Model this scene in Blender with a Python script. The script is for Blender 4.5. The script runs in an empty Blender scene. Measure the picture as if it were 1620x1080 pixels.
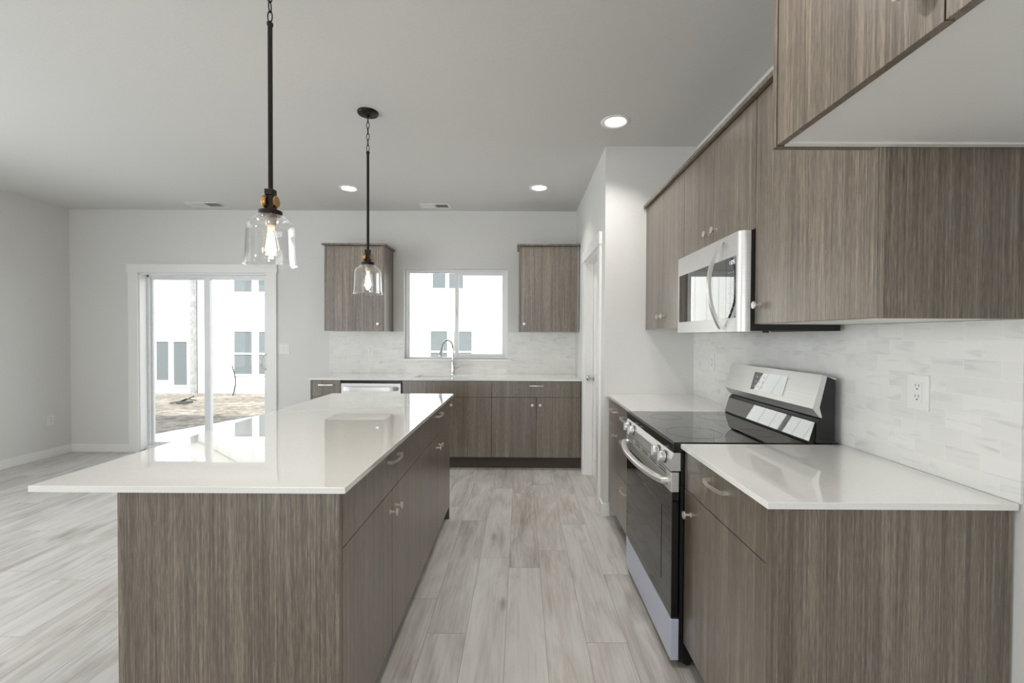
import bpy, bmesh, math, random
from mathutils import Vector, Matrix

SC = bpy.context.scene
COL = SC.collection
PI = math.pi

# ------------------------------------------------------------------ camera
CAM = dict(f=700.73, px=821.42, py=541.48, yaw=0.0027, pitch=0.0145, roll=-0.0048, h=1.3418)
def make_camera():
    cy, sy = math.cos(CAM['yaw']), math.sin(CAM['yaw'])
    cp, sp = math.cos(CAM['pitch']), math.sin(CAM['pitch'])
    cr, sr = math.cos(CAM['roll']), math.sin(CAM['roll'])
    a = Vector((cy, sy, 0)); e = Vector((-sp*sy, sp*cy, cp)); d = Vector((-cp*sy, cp*cy, -sp))
    r = a*cr - e*sr; u = a*sr + e*cr
    cam = bpy.data.cameras.new('camera'); o = bpy.data.objects.new('camera', cam); COL.objects.link(o)
    m = Matrix((r, u, -d)).transposed().to_4x4(); m.translation = (0, 0, CAM['h'])
    o.matrix_world = m
    cam.sensor_width = 36.0; cam.lens = CAM['f']/1620*36
    cam.shift_x = (810-CAM['px'])/1620; cam.shift_y = (CAM['py']-540)/1620
    cam.clip_start = 0.02; cam.clip_end = 200
    SC.camera = o
make_camera()

# ------------------------------------------------------------------ light and exposure
SC.view_settings.view_transform = 'Standard'
SC.view_settings.look = 'None'
SC.view_settings.gamma = 1.0
SC.view_settings.use_curve_mapping = False
SC.view_settings.exposure = 0.0
SC.cycles.max_bounces = 10; SC.cycles.diffuse_bounces = 6; SC.cycles.glossy_bounces = 5
SC.cycles.transparent_max_bounces = 16; SC.cycles.transmission_bounces = 8
SC.cycles.sample_clamp_indirect = 6.0
SC.cycles.caustics_reflective = False; SC.cycles.caustics_refractive = False
SC.cycles.use_denoising = True

w = bpy.data.worlds.new('sky'); SC.world = w; w.use_nodes = True
bg = w.node_tree.nodes['Background']; bg.inputs[0].default_value = (0.86, 0.93, 1.0, 1); bg.inputs[1].default_value = 2.6

def add_sun(direction, energy):
    l = bpy.data.lights.new('sun', 'SUN'); l.energy = energy; l.angle = 0.01; l.color = (1, 0.96, 0.9)
    o = bpy.data.objects.new('sun', l); COL.objects.link(o)
    o.rotation_euler = Vector(direction).to_track_quat('-Z', 'Y').to_euler()
    o.location = (6, -6, 8)
add_sun((-0.40, 0.62, -0.68), 8.0)

def area(name, loc, direction, sx, sy, energy, color):
    l = bpy.data.lights.new(name, 'AREA'); l.shape = 'RECTANGLE'; l.size = sx; l.size_y = sy; l.energy = energy; l.color = color
    o = bpy.data.objects.new(name, l); COL.objects.link(o); o.location = loc
    l.spread = math.radians(150)
    o.rotation_euler = Vector(direction).to_track_quat('-Z', 'Y').to_euler()
    return o
# daylight entering the big window in the left wall and the glazed rear wall behind the camera
area('daylight_left', (-5.45, 1.35, 1.55), (1, 0, -0.30), 3.0, 1.8, 76, (0.90, 0.96, 1.0))
area('daylight_rear', (-2.2, -4.45, 1.35), (0, 1, 0), 4.0, 2.1, 35, (0.95, 0.98, 1.0))

# ------------------------------------------------------------------ node helpers
def new_mat(name):
    m = bpy.data.materials.new(name); m.use_nodes = True
    nt = m.node_tree; b = nt.nodes['Principled BSDF']
    return m, nt, b
def lin(r, g, b):
    f = lambda c: (c/255/12.92) if c/255 <= 0.04045 else ((c/255+0.055)/1.055)**2.4
    return (f(r), f(g), f(b), 1)
def N(nt, t, **k):
    n = nt.nodes.new(t)
    for a, v in k.items(): setattr(n, a, v)
    return n
def L(nt, a, b): nt.links.new(a, b)
def math_n(nt, op, a, b=None, c=None):
    n = N(nt, 'ShaderNodeMath', operation=op)
    for i, v in enumerate((a, b, c)):
        if v is None: continue
        if isinstance(v, (int, float)): n.inputs[i].default_value = v
        else: L(nt, v, n.inputs[i])
    return n.outputs[0]
def ramp(nt, fac, stops):
    n = N(nt, 'ShaderNodeValToRGB'); e = n.color_ramp.elements
    while len(e) < len(stops): e.new(0.5)
    for i, (p, c) in enumerate(stops): e[i].position = p; e[i].color = c
    L(nt, fac, n.inputs[0]); return n.outputs[0]
def mixc(nt, fac, a, b, mode='MIX'):
    n = N(nt, 'ShaderNodeMix', data_type='RGBA', blend_type=mode)
    for s, v in ((n.inputs[0], fac), (n.inputs[6], a), (n.inputs[7], b)):
        if isinstance(v, (int, float)): s.default_value = v
        elif isinstance(v, tuple): s.default_value = v
        else: L(nt, v, s)
    return n.outputs[2]
def mapped(nt, scale, src='Position', loc=(0, 0, 0)):
    if src == 'Position': s = N(nt, 'ShaderNodeNewGeometry').outputs['Position']
    else: s = N(nt, 'ShaderNodeTexCoord').outputs['Object']
    m = N(nt, 'ShaderNodeMapping'); m.inputs['Scale'].default_value = scale; m.inputs['Location'].default_value = loc
    L(nt, s, m.inputs[0]); return m.outputs[0]
def noise(nt, vec, scale=1.0, detail=2.0, rough=0.5, dist=0.0):
    n = N(nt, 'ShaderNodeTexNoise'); L(nt, vec, n.inputs['Vector'])
    n.inputs['Scale'].default_value = scale; n.inputs['Detail'].default_value = detail
    n.inputs['Roughness'].default_value = rough; n.inputs['Distortion'].default_value = dist
    return n.outputs[0]
def bump(nt, b, h, strength, dist=0.001):
    n = N(nt, 'ShaderNodeBump'); n.inputs['Strength'].default_value = strength; n.inputs['Distance'].default_value = dist
    L(nt, h, n.inputs['Height']); L(nt, n.outputs[0], b.inputs['Normal'])

def plain(name, col, rough=0.5, metal=0.0, spec=None, noise_amt=0.0):
    m, nt, b = new_mat(name)
    b.inputs['Base Color'].default_value = col; b.inputs['Roughness'].default_value = rough; b.inputs['Metallic'].default_value = metal
    if spec is not None: b.inputs['Specular IOR Level'].default_value = spec
    v = noise(nt, mapped(nt, (9, 9, 9)), 1.0, 3)
    c = ramp(nt, v, [(0.3, tuple(x*(1-noise_amt) for x in col[:3])+(1,)), (0.7, col)])
    L(nt, c, b.inputs['Base Color'])
    return m

def wood(name, dark, mid, light, rough=0.36, seed=0.0):
    m, nt, b = new_mat(name)
    fine = noise(nt, mapped(nt, (620, 620, 22), loc=(seed, seed, seed)), 1.0, 2.0, 0.6)
    med = noise(nt, mapped(nt, (170, 170, 2.2), loc=(seed*2, 0, seed)), 1.0, 2.0, 0.55)
    band = noise(nt, mapped(nt, (26, 26, 0.35), loc=(0, seed, 0)), 1.0, 1.5)
    v = math_n(nt, 'ADD', math_n(nt, 'MULTIPLY', fine, 0.42), math_n(nt, 'ADD', math_n(nt, 'MULTIPLY', med, 0.38), math_n(nt, 'MULTIPLY', band, 0.20)))
    c = ramp(nt, v, [(0.37, dark), (0.5, mid), (0.63, light)])
    L(nt, c, b.inputs['Base Color']); b.inputs['Roughness'].default_value = rough; b.inputs['Specular IOR Level'].default_value = 0.75
    bump(nt, b, v, 0.12, 0.0005)
    return m

def wall_paint(name, col, bumpy=0.3):
    m, nt, b = new_mat(name)
    n1 = noise(nt, mapped(nt, (55, 55, 55)), 1.0, 3.0, 0.6)
    c = ramp(nt, n1, [(0.3, tuple(x*0.985 for x in col[:3])+(1,)), (0.7, col)])
    L(nt, c, b.inputs['Base Color']); b.inputs['Roughness'].default_value = 0.75; b.inputs['Specular IOR Level'].default_value = 0.25
    bump(nt, b, n1, bumpy, 0.0012)
    return m

def quartz():
    m, nt, b = new_mat('white_quartz')
    n1 = noise(nt, mapped(nt, (260, 260, 260)), 1.0, 2.0)
    c = ramp(nt, n1, [(0.35, lin(225, 224, 220)), (0.65, lin(231, 230, 226))])
    L(nt, c, b.inputs['Base Color']); b.inputs['Roughness'].default_value = 0.012; b.inputs['Specular IOR Level'].default_value = 0.65
    return m

def tile(name, axis):
    m, nt, b = new_mat(name)
    g = N(nt, 'ShaderNodeNewGeometry'); sp = N(nt, 'ShaderNodeSeparateXYZ'); L(nt, g.outputs['Position'], sp.inputs[0])
    cb = N(nt, 'ShaderNodeCombineXYZ'); L(nt, sp.outputs[axis], cb.inputs[0])
    L(nt, math_n(nt, 'SUBTRACT', sp.outputs[2], 0.914), cb.inputs[1])
    br = N(nt, 'ShaderNodeTexBrick'); L(nt, cb.outputs[0], br.inputs['Vector'])
    br.offset = 0.5; br.inputs['Scale'].default_value = 1.0; br.inputs['Brick Width'].default_value = 0.1035
    br.inputs['Row Height'].default_value = 0.0525; br.inputs['Mortar Size'].default_value = 0.0013
    br.inputs['Mortar Smooth'].default_value = 0.3
    br.inputs['Color1'].default_value = (0, 0, 0, 1); br.inputs['Color2'].default_value = (1, 1, 1, 1); br.inputs['Mortar'].default_value = (0.5, 0.5, 0.5, 1)
    rnd = br.outputs['Color']; mort = br.outputs['Fac']
    # veins: a diagonal band noise shifted per tile
    off = N(nt, 'ShaderNodeVectorMath', operation='SCALE'); L(nt, rnd, off.inputs[0]); off.inputs['Scale'].default_value = 7.3
    ad = N(nt, 'ShaderNodeVectorMath', operation='ADD'); L(nt, cb.outputs[0], ad.inputs[0]); L(nt, off.outputs[0], ad.inputs[1])
    mp = N(nt, 'ShaderNodeMapping'); mp.inputs['Rotation'].default_value = (0, 0, 0.95); mp.inputs['Scale'].default_value = (2.5, 17.0, 1); L(nt, ad.outputs[0], mp.inputs[0])
    n1 = noise(nt, mp.outputs[0], 1.0, 2.0, 0.5, 0.35)
    vein = ramp(nt, n1, [(0.50, (0, 0, 0, 1)), (0.545, (1, 1, 1, 1)), (0.63, (0, 0, 0, 1))])
    n2 = noise(nt, ad.outputs[0], 9.0, 2.0)
    soft = ramp(nt, n2, [(0.42, (0, 0, 0, 1)), (0.7, (1, 1, 1, 1))])
    vv = mixc(nt, 1.0, vein, soft, 'MULTIPLY')
    base = mixc(nt, rnd, lin(226, 225, 221), lin(218, 217, 213))
    c = mixc(nt, math_n(nt, 'MULTIPLY', vv, 0.75), base, lin(192, 192, 190))
    c = mixc(nt, mort, c, lin(228, 227, 223))
    L(nt, c, b.inputs['Base Color']); b.inputs['Roughness'].default_value = 0.28
    bump(nt, b, math_n(nt, 'SUBTRACT', 1.0, mort), 0.5, 0.0008)
    return m

def floor_planks():
    m, nt, b = new_mat('oak_plank_floor')
    g = N(nt, 'ShaderNodeNewGeometry'); sp = N(nt, 'ShaderNodeSeparateXYZ'); L(nt, g.outputs['Position'], sp.inputs[0])
    W, LN = 0.178, 1.22
    xs = math_n(nt, 'DIVIDE', math_n(nt, 'ADD', sp.outputs[0], 0.06), W)
    ix = math_n(nt, 'FLOOR', xs); fx = math_n(nt, 'FRACT', xs)
    wn = N(nt, 'ShaderNodeTexWhiteNoise', noise_dimensions='1D'); L(nt, ix, wn.inputs['W'])
    ys = math_n(nt, 'ADD', math_n(nt, 'DIVIDE', sp.outputs[1], LN), math_n(nt, 'MULTIPLY', wn.outputs['Value'], 5.0))
    iy = math_n(nt, 'FLOOR', ys); fy = math_n(nt, 'FRACT', ys)
    cb = N(nt, 'ShaderNodeCombineXYZ'); L(nt, ix, cb.inputs[0]); L(nt, iy, cb.inputs[1])
    wn2 = N(nt, 'ShaderNodeTexWhiteNoise', noise_dimensions='2D'); L(nt, cb.outputs[0], wn2.inputs['Vector'])
    r = wn2.outputs['Value']
    # per plank shifted coordinates
    sc = N(nt, 'ShaderNodeVectorMath', operation='SCALE'); L(nt, wn2.outputs['Color'], sc.inputs[0]); sc.inputs['Scale'].default_value = 9.0
    ad = N(nt, 'ShaderNodeVectorMath', operation='ADD'); L(nt, g.outputs['Position'], ad.inputs[0]); L(nt, sc.outputs[0], ad.inputs[1])
    def mp(s):
        q = N(nt, 'ShaderNodeMapping'); q.inputs['Scale'].default_value = s; L(nt, ad.outputs[0], q.inputs[0]); return q.outputs[0]
    grain = noise(nt, mp((70, 4.0, 1)), 1.0, 4.0, 0.62, 0.4)
    cloud = noise(nt, mp((7, 1.6, 1)), 1.0, 3.0, 0.55, 1.2)
    kn = N(nt, 'ShaderNodeTexVoronoi', feature='F1'); L(nt, mp((5.0, 1.5, 1)), kn.inputs['Vector']); kn.inputs['Scale'].default_value = 1.0
    knot = ramp(nt, kn.outputs['Distance'], [(0.03, (1, 1, 1, 1)), (0.13, (0, 0, 0, 1))])
    knd = noise(nt, mp((3, 1.2, 1)), 1.0, 1.0)
    knot = mixc(nt, 1.0, knot, ramp(nt, knd, [(0.42, (0, 0, 0, 1)), (0.50, (1, 1, 1, 1))]), 'MULTIPLY')
    v = math_n(nt, 'ADD', math_n(nt, 'MULTIPLY', grain, 0.36), math_n(nt, 'ADD', math_n(nt, 'MULTIPLY', cloud, 0.52), math_n(nt, 'MULTIPLY', r, 0.12)))
    c = ramp(nt, v, [(0.30, lin(148, 140, 132)), (0.43, lin(180, 175, 169)), (0.55, lin(200, 197, 193)), (0.74, lin(213, 211, 208))])
    c = mixc(nt, math_n(nt, 'MULTIPLY', knot, 0.7), c, lin(104, 90, 78))
    ex = math_n(nt, 'MULTIPLY', math_n(nt, 'MINIMUM', fx, math_n(nt, 'SUBTRACT', 1.0, fx)), W)
    ey = math_n(nt, 'MULTIPLY', math_n(nt, 'MINIMUM', fy, math_n(nt, 'SUBTRACT', 1.0, fy)), LN)
    ed = math_n(nt, 'MINIMUM', ex, ey)
    gap = math_n(nt, 'LESS_THAN', ed, 0.0014)
    c = mixc(nt, math_n(nt, 'MULTIPLY', gap, 0.6), c, lin(110, 98, 86))
    L(nt, c, b.inputs['Base Color']); b.inputs['Roughness'].default_value = 0.36; b.inputs['Specular IOR Level'].default_value = 0.5
    bump(nt, b, grain, 0.15, 0.0008)
    return m

def glass_thin(name, tint=(1, 1, 1, 1), rough=0.0, boost=1.0, power=4.0, f0=0.05):
    m, nt, b = new_mat(name); nt.nodes.remove(b)
    out = nt.nodes['Material Output']
    tr = N(nt, 'ShaderNodeBsdfTransparent'); tr.inputs[0].default_value = tint
    gl = N(nt, 'ShaderNodeBsdfGlossy'); gl.inputs['Roughness'].default_value = rough; gl.inputs[0].default_value = (1, 1, 1, 1)
    lw = N(nt, 'ShaderNodeLayerWeight'); lw.inputs[0].default_value = 0.5
    p5 = math_n(nt, 'POWER', lw.outputs['Facing'], power)
    fr_ = math_n(nt, 'ADD', math_n(nt, 'MULTIPLY', p5, 0.92), f0)
    mx = N(nt, 'ShaderNodeMixShader')
    L(nt, math_n(nt, 'MINIMUM', math_n(nt, 'MULTIPLY', fr_, boost), 1.0), mx.inputs[0])
    L(nt, tr.outputs[0], mx.inputs[1]); L(nt, gl.outputs[0], mx.inputs[2]); L(nt, mx.outputs[0], out.inputs[0])
    return m

def brushed(name, col, rough=0.28, axis=(2, 2, 260)):
    m, nt, b = new_mat(name)
    n1 = noise(nt, mapped(nt, axis), 1.0, 2.0)
    c = ramp(nt, n1, [(0.3, tuple(x*0.93 for x in col[:3])+(1,)), (0.7, col)])
    L(nt, c, b.inputs['Base Color']); b.inputs['Metallic'].default_value = 0.72; b.inputs['Roughness'].default_value = rough
    bump(nt, b, n1, 0.06, 0.0003)
    return m

def emit(name, col, s):
    m, nt, b = new_mat(name)
    b.inputs['Base Color'].default_value = col; b.inputs['Emission Color'].default_value = col; b.inputs['Emission Strength'].default_value = s
    return m

def siding(name, col, vertical):
    m, nt, b = new_mat(name)
    g = N(nt, 'ShaderNodeNewGeometry'); sp = N(nt, 'ShaderNodeSeparateXYZ'); L(nt, g.outputs['Position'], sp.inputs[0])
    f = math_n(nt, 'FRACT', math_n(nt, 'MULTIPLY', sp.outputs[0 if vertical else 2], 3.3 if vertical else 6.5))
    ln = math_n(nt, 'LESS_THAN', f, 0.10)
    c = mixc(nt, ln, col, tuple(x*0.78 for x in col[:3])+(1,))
    L(nt, c, b.inputs['Base Color']); b.inputs['Roughness'].default_value = 0.7
    return m

def dirt():
    m, nt, b = new_mat('bare_dirt')
    n1 = noise(nt, mapped(nt, (7, 7, 7)), 1.0, 8.0, 0.75)
    n2 = noise(nt, mapped(nt, (0.6, 1.2, 1)), 1.0, 3.0)
    v = math_n(nt, 'ADD', math_n(nt, 'MULTIPLY', n1, 0.7), math_n(nt, 'MULTIPLY', n2, 0.3))
    c = ramp(nt, v, [(0.38, lin(84, 76, 67)), (0.5, lin(134, 126, 115)), (0.64, lin(172, 165, 155))])
    L(nt, c, b.inputs['Base Color']); b.inputs['Roughness'].default_value = 0.95
    bump(nt, b, n1, 1.0, 0.05)
    return m

M = {}
M['wall'] = wall_paint('wall_paint', lin(216, 215, 212))
M['ceiling'] = wall_paint('ceiling_paint', lin(212, 211, 208), 0.6)
M['trim'] = plain('trim_white', lin(232, 231, 228), 0.35, noise_amt=0.01)
M['vinyl'] = plain('vinyl_white', lin(228, 229, 229), 0.3, noise_amt=0.01)
M['plastic'] = plain('plate_white', lin(226, 225, 222), 0.35, noise_amt=0.01)
M['slot'] = plain('slot_dark', lin(70, 68, 64), 0.6)
M['wood'] = wood('grey_brown_laminate', lin(58, 49, 40), lin(96, 85, 72), lin(138, 126, 111))
M['woodb'] = wood('grey_brown_laminate_side', lin(58, 49, 40), lin(96, 85, 72), lin(138, 126, 111), seed=3.7)
M['edge'] = plain('laminate_edge', lin(112, 99, 86), 0.45, noise_amt=0.1)
M['kick'] = plain('toe_kick_brown', lin(70, 60, 50), 0.55, noise_amt=0.1)
M['whitemel'] = plain('white_melamine', lin(222, 222, 219), 0.5, noise_amt=0.01)
M['inner'] = plain('cabinet_gap_dark', lin(40, 34, 29), 0.8)
M['quartz'] = quartz()
M['tile_r'] = tile('marble_subway_tile_right', 1)
M['tile_b'] = tile('marble_subway_tile_back', 0)
M['floor'] = floor_planks()
M['pane'] = glass_thin('window_glass', (0.97, 0.985, 0.985, 1), f0=0.008, power=5.5)
M['shade'] = glass_thin('clear_shade_glass', (0.985, 0.985, 0.985, 1), 0.02, 1.0, 3.0)
M['bulbglass'] = glass_thin('bulb_glass', (1, 0.97, 0.92, 1), 0.02, 1.4)
M['steel'] = brushed('stainless_steel', lin(214, 213, 211), 0.36)
M['steelh'] = brushed('stainless_handle', lin(214, 213, 211), 0.30, (260, 2, 260))
M['nickel'] = plain('brushed_nickel', lin(222, 217, 209), 0.33, 0.85, noise_amt=0.03)
M['chrome'] = plain('chrome', lin(210, 211, 212), 0.1, 1.0)
M['black'] = plain('gloss_black', lin(14, 14, 15), 0.14)
M['blackglass'] = plain('black_glass', lin(9, 9, 10), 0.02, spec=1.0)
def coat(m, wgt, ior, rough=0.0):
    b = m.node_tree.nodes['Principled BSDF']; b.inputs['Coat Weight'].default_value = wgt; b.inputs['Coat IOR'].default_value = ior; b.inputs['Coat Roughness'].default_value = rough
coat(M['blackglass'], 0.6, 1.5)
M['ovenglass'] = plain('oven_black_glass', lin(7, 7, 7), 0.03, spec=0.5)
M['mirrorglass'] = plain('mirror_black_glass', lin(12, 12, 13), 0.01, spec=1.0)
coat(M['mirrorglass'], 1.0, 1.8)
M['mwwindow'] = plain('microwave_window', lin(40, 26, 22), 0.01, spec=1.0)
coat(M['mwwindow'], 1.0, 1.75)
coat(M['quartz'], 1.0, 1.55)
coat(M['wood'], 0.7, 1.65, 0.32); coat(M['woodb'], 0.4, 1.5, 0.34)
M['blackmat'] = plain('matte_black', lin(20, 19, 19), 0.5)
M['film'] = plain('film_covered_steel', lin(196, 203, 222), 0.3, 0.25)
M['bronze'] = plain('dark_bronze', lin(34, 29, 26), 0.35, 0.7)
M['brass'] = plain('antique_brass', lin(176, 138, 82), 0.3, 1.0, noise_amt=0.1)
M['socket'] = plain('socket_grey', lin(170, 165, 155), 0.4, 0.5)
M['filament'] = emit('glowing_filament', (1.0, 0.80, 0.55, 1), 16)
M['lens'] = emit('lit_lens', (1.0, 0.97, 0.92, 1), 7)
M['icon'] = emit('display_glow', (0.9, 0.95, 1.0, 1), 0.9)
M['mark'] = plain('printed_mark', lin(210, 210, 208), 0.5)
M['siding'] = siding('white_lap_siding', lin(235, 234, 230), False)
M['batten'] = siding('white_board_batten', lin(236, 235, 231), True)
M['stone'] = plain('grey_stone_column', lin(160, 160, 158), 0.9, noise_amt=0.35)
M['roof'] = plain('grey_shingles', lin(120, 118, 116), 0.9, noise_amt=0.3)
M['extglass'] = plain('house_window_glass', lin(106, 111, 112), 0.7, spec=0.05)
M['concrete'] = plain('pale_concrete', lin(215, 216, 216), 0.8, noise_amt=0.05)
M['dirt'] = dirt()
M['pipe'] = plain('black_pipe', lin(60, 58, 55), 0.6)
M['basin'] = plain('sink_white', lin(232, 232, 230), 0.3)

# ------------------------------------------------------------------ mesh helpers
class MB:
    def __init__(s): s.bm = bmesh.new()
    def box(s, x0, x1, y0, y1, z0, z1, bev=0.0):
        vs = [s.bm.verts.new(p) for p in ((x0,y0,z0),(x1,y0,z0),(x1,y1,z0),(x0,y1,z0),(x0,y0,z1),(x1,y0,z1),(x1,y1,z1),(x0,y1,z1))]
        fs = [s.bm.faces.new([vs[i] for i in f]) for f in ((0,3,2,1),(4,5,6,7),(0,1,5,4),(1,2,6,5),(2,3,7,6),(3,0,4,7))]
        if bev > 0:
            es = list({e for f in fs for e in f.edges})
            bmesh.ops.bevel(s.bm, geom=es, offset=bev, segments=2, affect='EDGES', profile=0.6)
        return s
    def prism(s, pts, axis, a, b):
        """polygon pts in the two other axes, extruded along axis from a to b"""
        def P(p, t):
            if axis == 0: return (t, p[0], p[1])
            if axis == 1: return (p[0], t, p[1])
            return (p[0], p[1], t)
        A = [s.bm.verts.new(P(p, a)) for p in pts]; B = [s.bm.verts.new(P(p, b)) for p in pts]
        n = len(pts)
        s.bm.faces.new(A); s.bm.faces.new(B[::-1])
        for i in range(n): s.bm.faces.new((A[i], B[i], B[(i+1) % n], A[(i+1) % n]))
        return s
    def lathe(s, prof, c=(0,0,0), axis=(0,0,1), seg=32, closed=False):
        """prof: list of (r, h) along axis from c"""
        q = Vector((0,0,1)).rotation_difference(Vector(axis)); c = Vector(c); rings = []
        for r, h in prof:
            if r < 1e-6: rings.append([s.bm.verts.new(c + q @ Vector((0,0,h)))])
            else: rings.append([s.bm.verts.new(c + q @ Vector((r*math.cos(2*PI*k/seg), r*math.sin(2*PI*k/seg), h))) for k in range(seg)])
        pr = list(zip(rings, rings[1:])) + ([(rings[-1], rings[0])] if closed else [])
        for A, B in pr:
            for k in range(seg):
                k2 = (k+1) % seg
                if len(A) == 1 and len(B) == 1: continue
                if len(A) == 1: s.bm.faces.new((A[0], B[k], B[k2]))
                elif len(B) == 1: s.bm.faces.new((A[k], A[k2], B[0]))
                else: s.bm.faces.new((A[k], A[k2], B[k2], B[k]))
        return s
    def cyl(s, c, axis, r, h, seg=28): return s.lathe([(0,0),(r,0),(r,h),(0,h)], c, axis, seg)
    def tube(s, pts, r, seg=12, closed=False, flat=None):
        pts = [Vector(p) for p in pts]; n = len(pts); rings = []
        rs = r if isinstance(r, (list, tuple)) else [r]*n
        up = None
        for i, p in enumerate(pts):
            if closed: t = pts[(i+1) % n] - pts[i-1]
            else: t = pts[min(i+1, n-1)] - pts[max(i-1, 0)]
            t.normalize()
            if up is None: up = t.orthogonal().normalized()
            up = (up - t*up.dot(t)).normalized(); sd = t.cross(up)
            if flat:
                f = Vector(flat[0]); f = (f - t*f.dot(t)).normalized(); g = t.cross(f)
                rings.append([s.bm.verts.new(p + f*flat[1]*a + g*flat[2]*b_) for a, b_ in ((1,1),(-1,1),(-1,-1),(1,-1))])
            else:
                rings.append([s.bm.verts.new(p + (up*math.cos(2*PI*k/seg) + sd*math.sin(2*PI*k/seg))*rs[i]) for k in range(seg)])
        m = len(rings[0])
        for i in range(n if closed else n-1):
            A, B = rings[i], rings[(i+1) % n]
            for k in range(m): s.bm.faces.new((A[k], B[k], B[(k+1) % m], A[(k+1) % m]))
        if not closed: s.bm.faces.new(rings[0]); s.bm.faces.new(rings[-1][::-1])
        return s
    def build(s, name, mat, parent=None, smooth=False, solid=0.0):
        bmesh.ops.recalc_face_normals(s.bm, faces=s.bm.faces[:])
        me = bpy.data.meshes.new(name); s.bm.to_mesh(me); s.bm.free()
        me.materials.append(mat)
        o = bpy.data.objects.new(name, me); COL.objects.link(o)
        if smooth:
            for p in me.polygons: p.use_smooth = True
            bm = bmesh.new(); bm.from_mesh(me)
            for e in bm.edges:
                if len(e.link_faces) == 2 and e.calc_face_angle(0) > 0.6: e.smooth = False
            bm.to_mesh(me); bm.free()
        if solid:
            md = o.modifiers.new('thickness', 'SOLIDIFY'); md.thickness = solid; md.offset = 0
        if parent is not None:
            o.parent = parent; o.matrix_parent_inverse = parent.matrix_world.inverted()
        return o
def tag(o, label=None, cat=None, group=None, kind=None):
    if label: o['label'] = label
    if cat: o['category'] = cat
    if group: o['group'] = group
    if kind: o['kind'] = kind
    return o
def thing(name, loc, label, cat, group=None):
    o = bpy.data.objects.new(name, None); COL.objects.link(o); o.location = loc
    o.matrix_world = Matrix.Translation(loc); o.empty_display_size = 0.05
    return tag(o, label, cat, group)
def struct(o): o['kind'] = 'structure'; return o

# ------------------------------------------------------------------ room dimensions (metres)
XL, XW, YB, YR, H = -5.117, 1.300, 5.022, -4.2, 2.749     # left wall, right wall, back wall, rear wall, ceiling
XT, YT = 1.292, 5.014                                     # tile faces
XS, YS = 0.626, 3.302                                     # pantry block faces
WT = 0.16

def wall_with_holes(name, axis, face, out, a0, a1, z0, z1, holes):
    """axis 0: wall plane x=face..out, spans y; axis 1: wall plane y=face..out, spans x; holes (a0,a1,z0,z1)"""
    m = MB(); us = sorted({a0, a1, *[h[0] for h in holes], *[h[1] for h in holes]}); vs = sorted({z0, z1, *[h[2] for h in holes], *[h[3] for h in holes]})
    for i in range(len(us)-1):
        for j in range(len(vs)-1):
            cu, cv = (us[i]+us[i+1])/2, (vs[j]+vs[j+1])/2
            if any(h[0] < cu < h[1] and h[2] < cv < h[3] for h in holes): continue
            lo, hi = min(face, out), max(face, out)
            if axis == 0: m.box(lo, hi, us[i], us[i+1], vs[j], vs[j+1])
            else: m.box(us[i], us[i+1], lo, hi, vs[j], vs[j+1])
    bmesh.ops.remove_doubles(m.bm, verts=m.bm.verts[:], dist=1e-5)
    seen = {}
    for f in m.bm.faces[:]:
        k = tuple(sorted(v.index for v in f.verts))
    m.bm.verts.index_update()
    for f in m.bm.faces[:]:
        k = tuple(sorted(v.index for v in f.verts)); seen.setdefault(k, []).append(f)
    dele = [f for v in seen.values() if len(v) > 1 for f in v]
    bmesh.ops.delete(m.bm, geom=dele, context='FACES')
    return struct(m.build(name, M['wall']))

struct(MB().box(XL-0.2, XW+0.2, YR-0.2, YB+WT, -0.12, 0.0).build('floor', M['floor']))
struct(MB().box(XL-0.2, XW+0.2, YR-0.2, YB+WT, H, H+0.15).build('ceiling', M['ceiling']))
DOOR = (-4.335, -2.871, 0.0, 2.036)
WIN = (-1.322, -0.147, 1.078, 2.098)
wall_with_holes('wall_back', 1, YB, YB+WT, XL-0.16, XW+0.16, 0, H, [DOOR, WIN])
LWIN = (-0.2, 2.9, 0.55, 2.4)
wall_with_holes('wall_left', 0, XL, XL-WT, YR-0.16, YB, 0, H, [LWIN])
RWIN = (-4.2, -0.2, 0.1, 2.3)
wall_with_holes('wall_rear', 1, YR, YR-WT, XL, XW, 0, H, [RWIN])
struct(MB().box(XW, XW+WT, YR-WT, YB, 0, H).build('wall_right', M['wall']))
# pantry block: wall with the door opening and the return wall towards the range
PD = (3.515, 4.285, 0.0, 2.05)
wall_with_holes('wall_pantry', 0, XS, XS+0.115, YS+0.115, YB, 0, H, [PD])
struct(MB().box(XS, XW, YS, YS+0.115, 0, H).build('wall_pantry_return', M['wall']))

def baseboard(name, pts):
    """each piece box"""
    m = MB()
    for b in pts: m.box(*b, 0.0, 0.092, 0.002)
    return struct(m.build(name, M['trim']))
baseboard('baseboard_left', [(XL, XL+0.014, YR, YB)])
baseboard('baseboard_back', [(XL+0.014, -4.448, YB-0.014, YB), (-2.757, -2.10, YB-0.014, YB)])
baseboard('baseboard_pantry', [(XS-0.014, XS, YS-0.014, 3.423), (XS+0.0003, 0.672, YS-0.014, YS)])
baseboard('baseboard_right', [(XW-0.014, XW, YR, 1.10)])
baseboard('baseboard_rear', [(XL+0.014, XW-0.014, YR, YR+0.014)])

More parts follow.
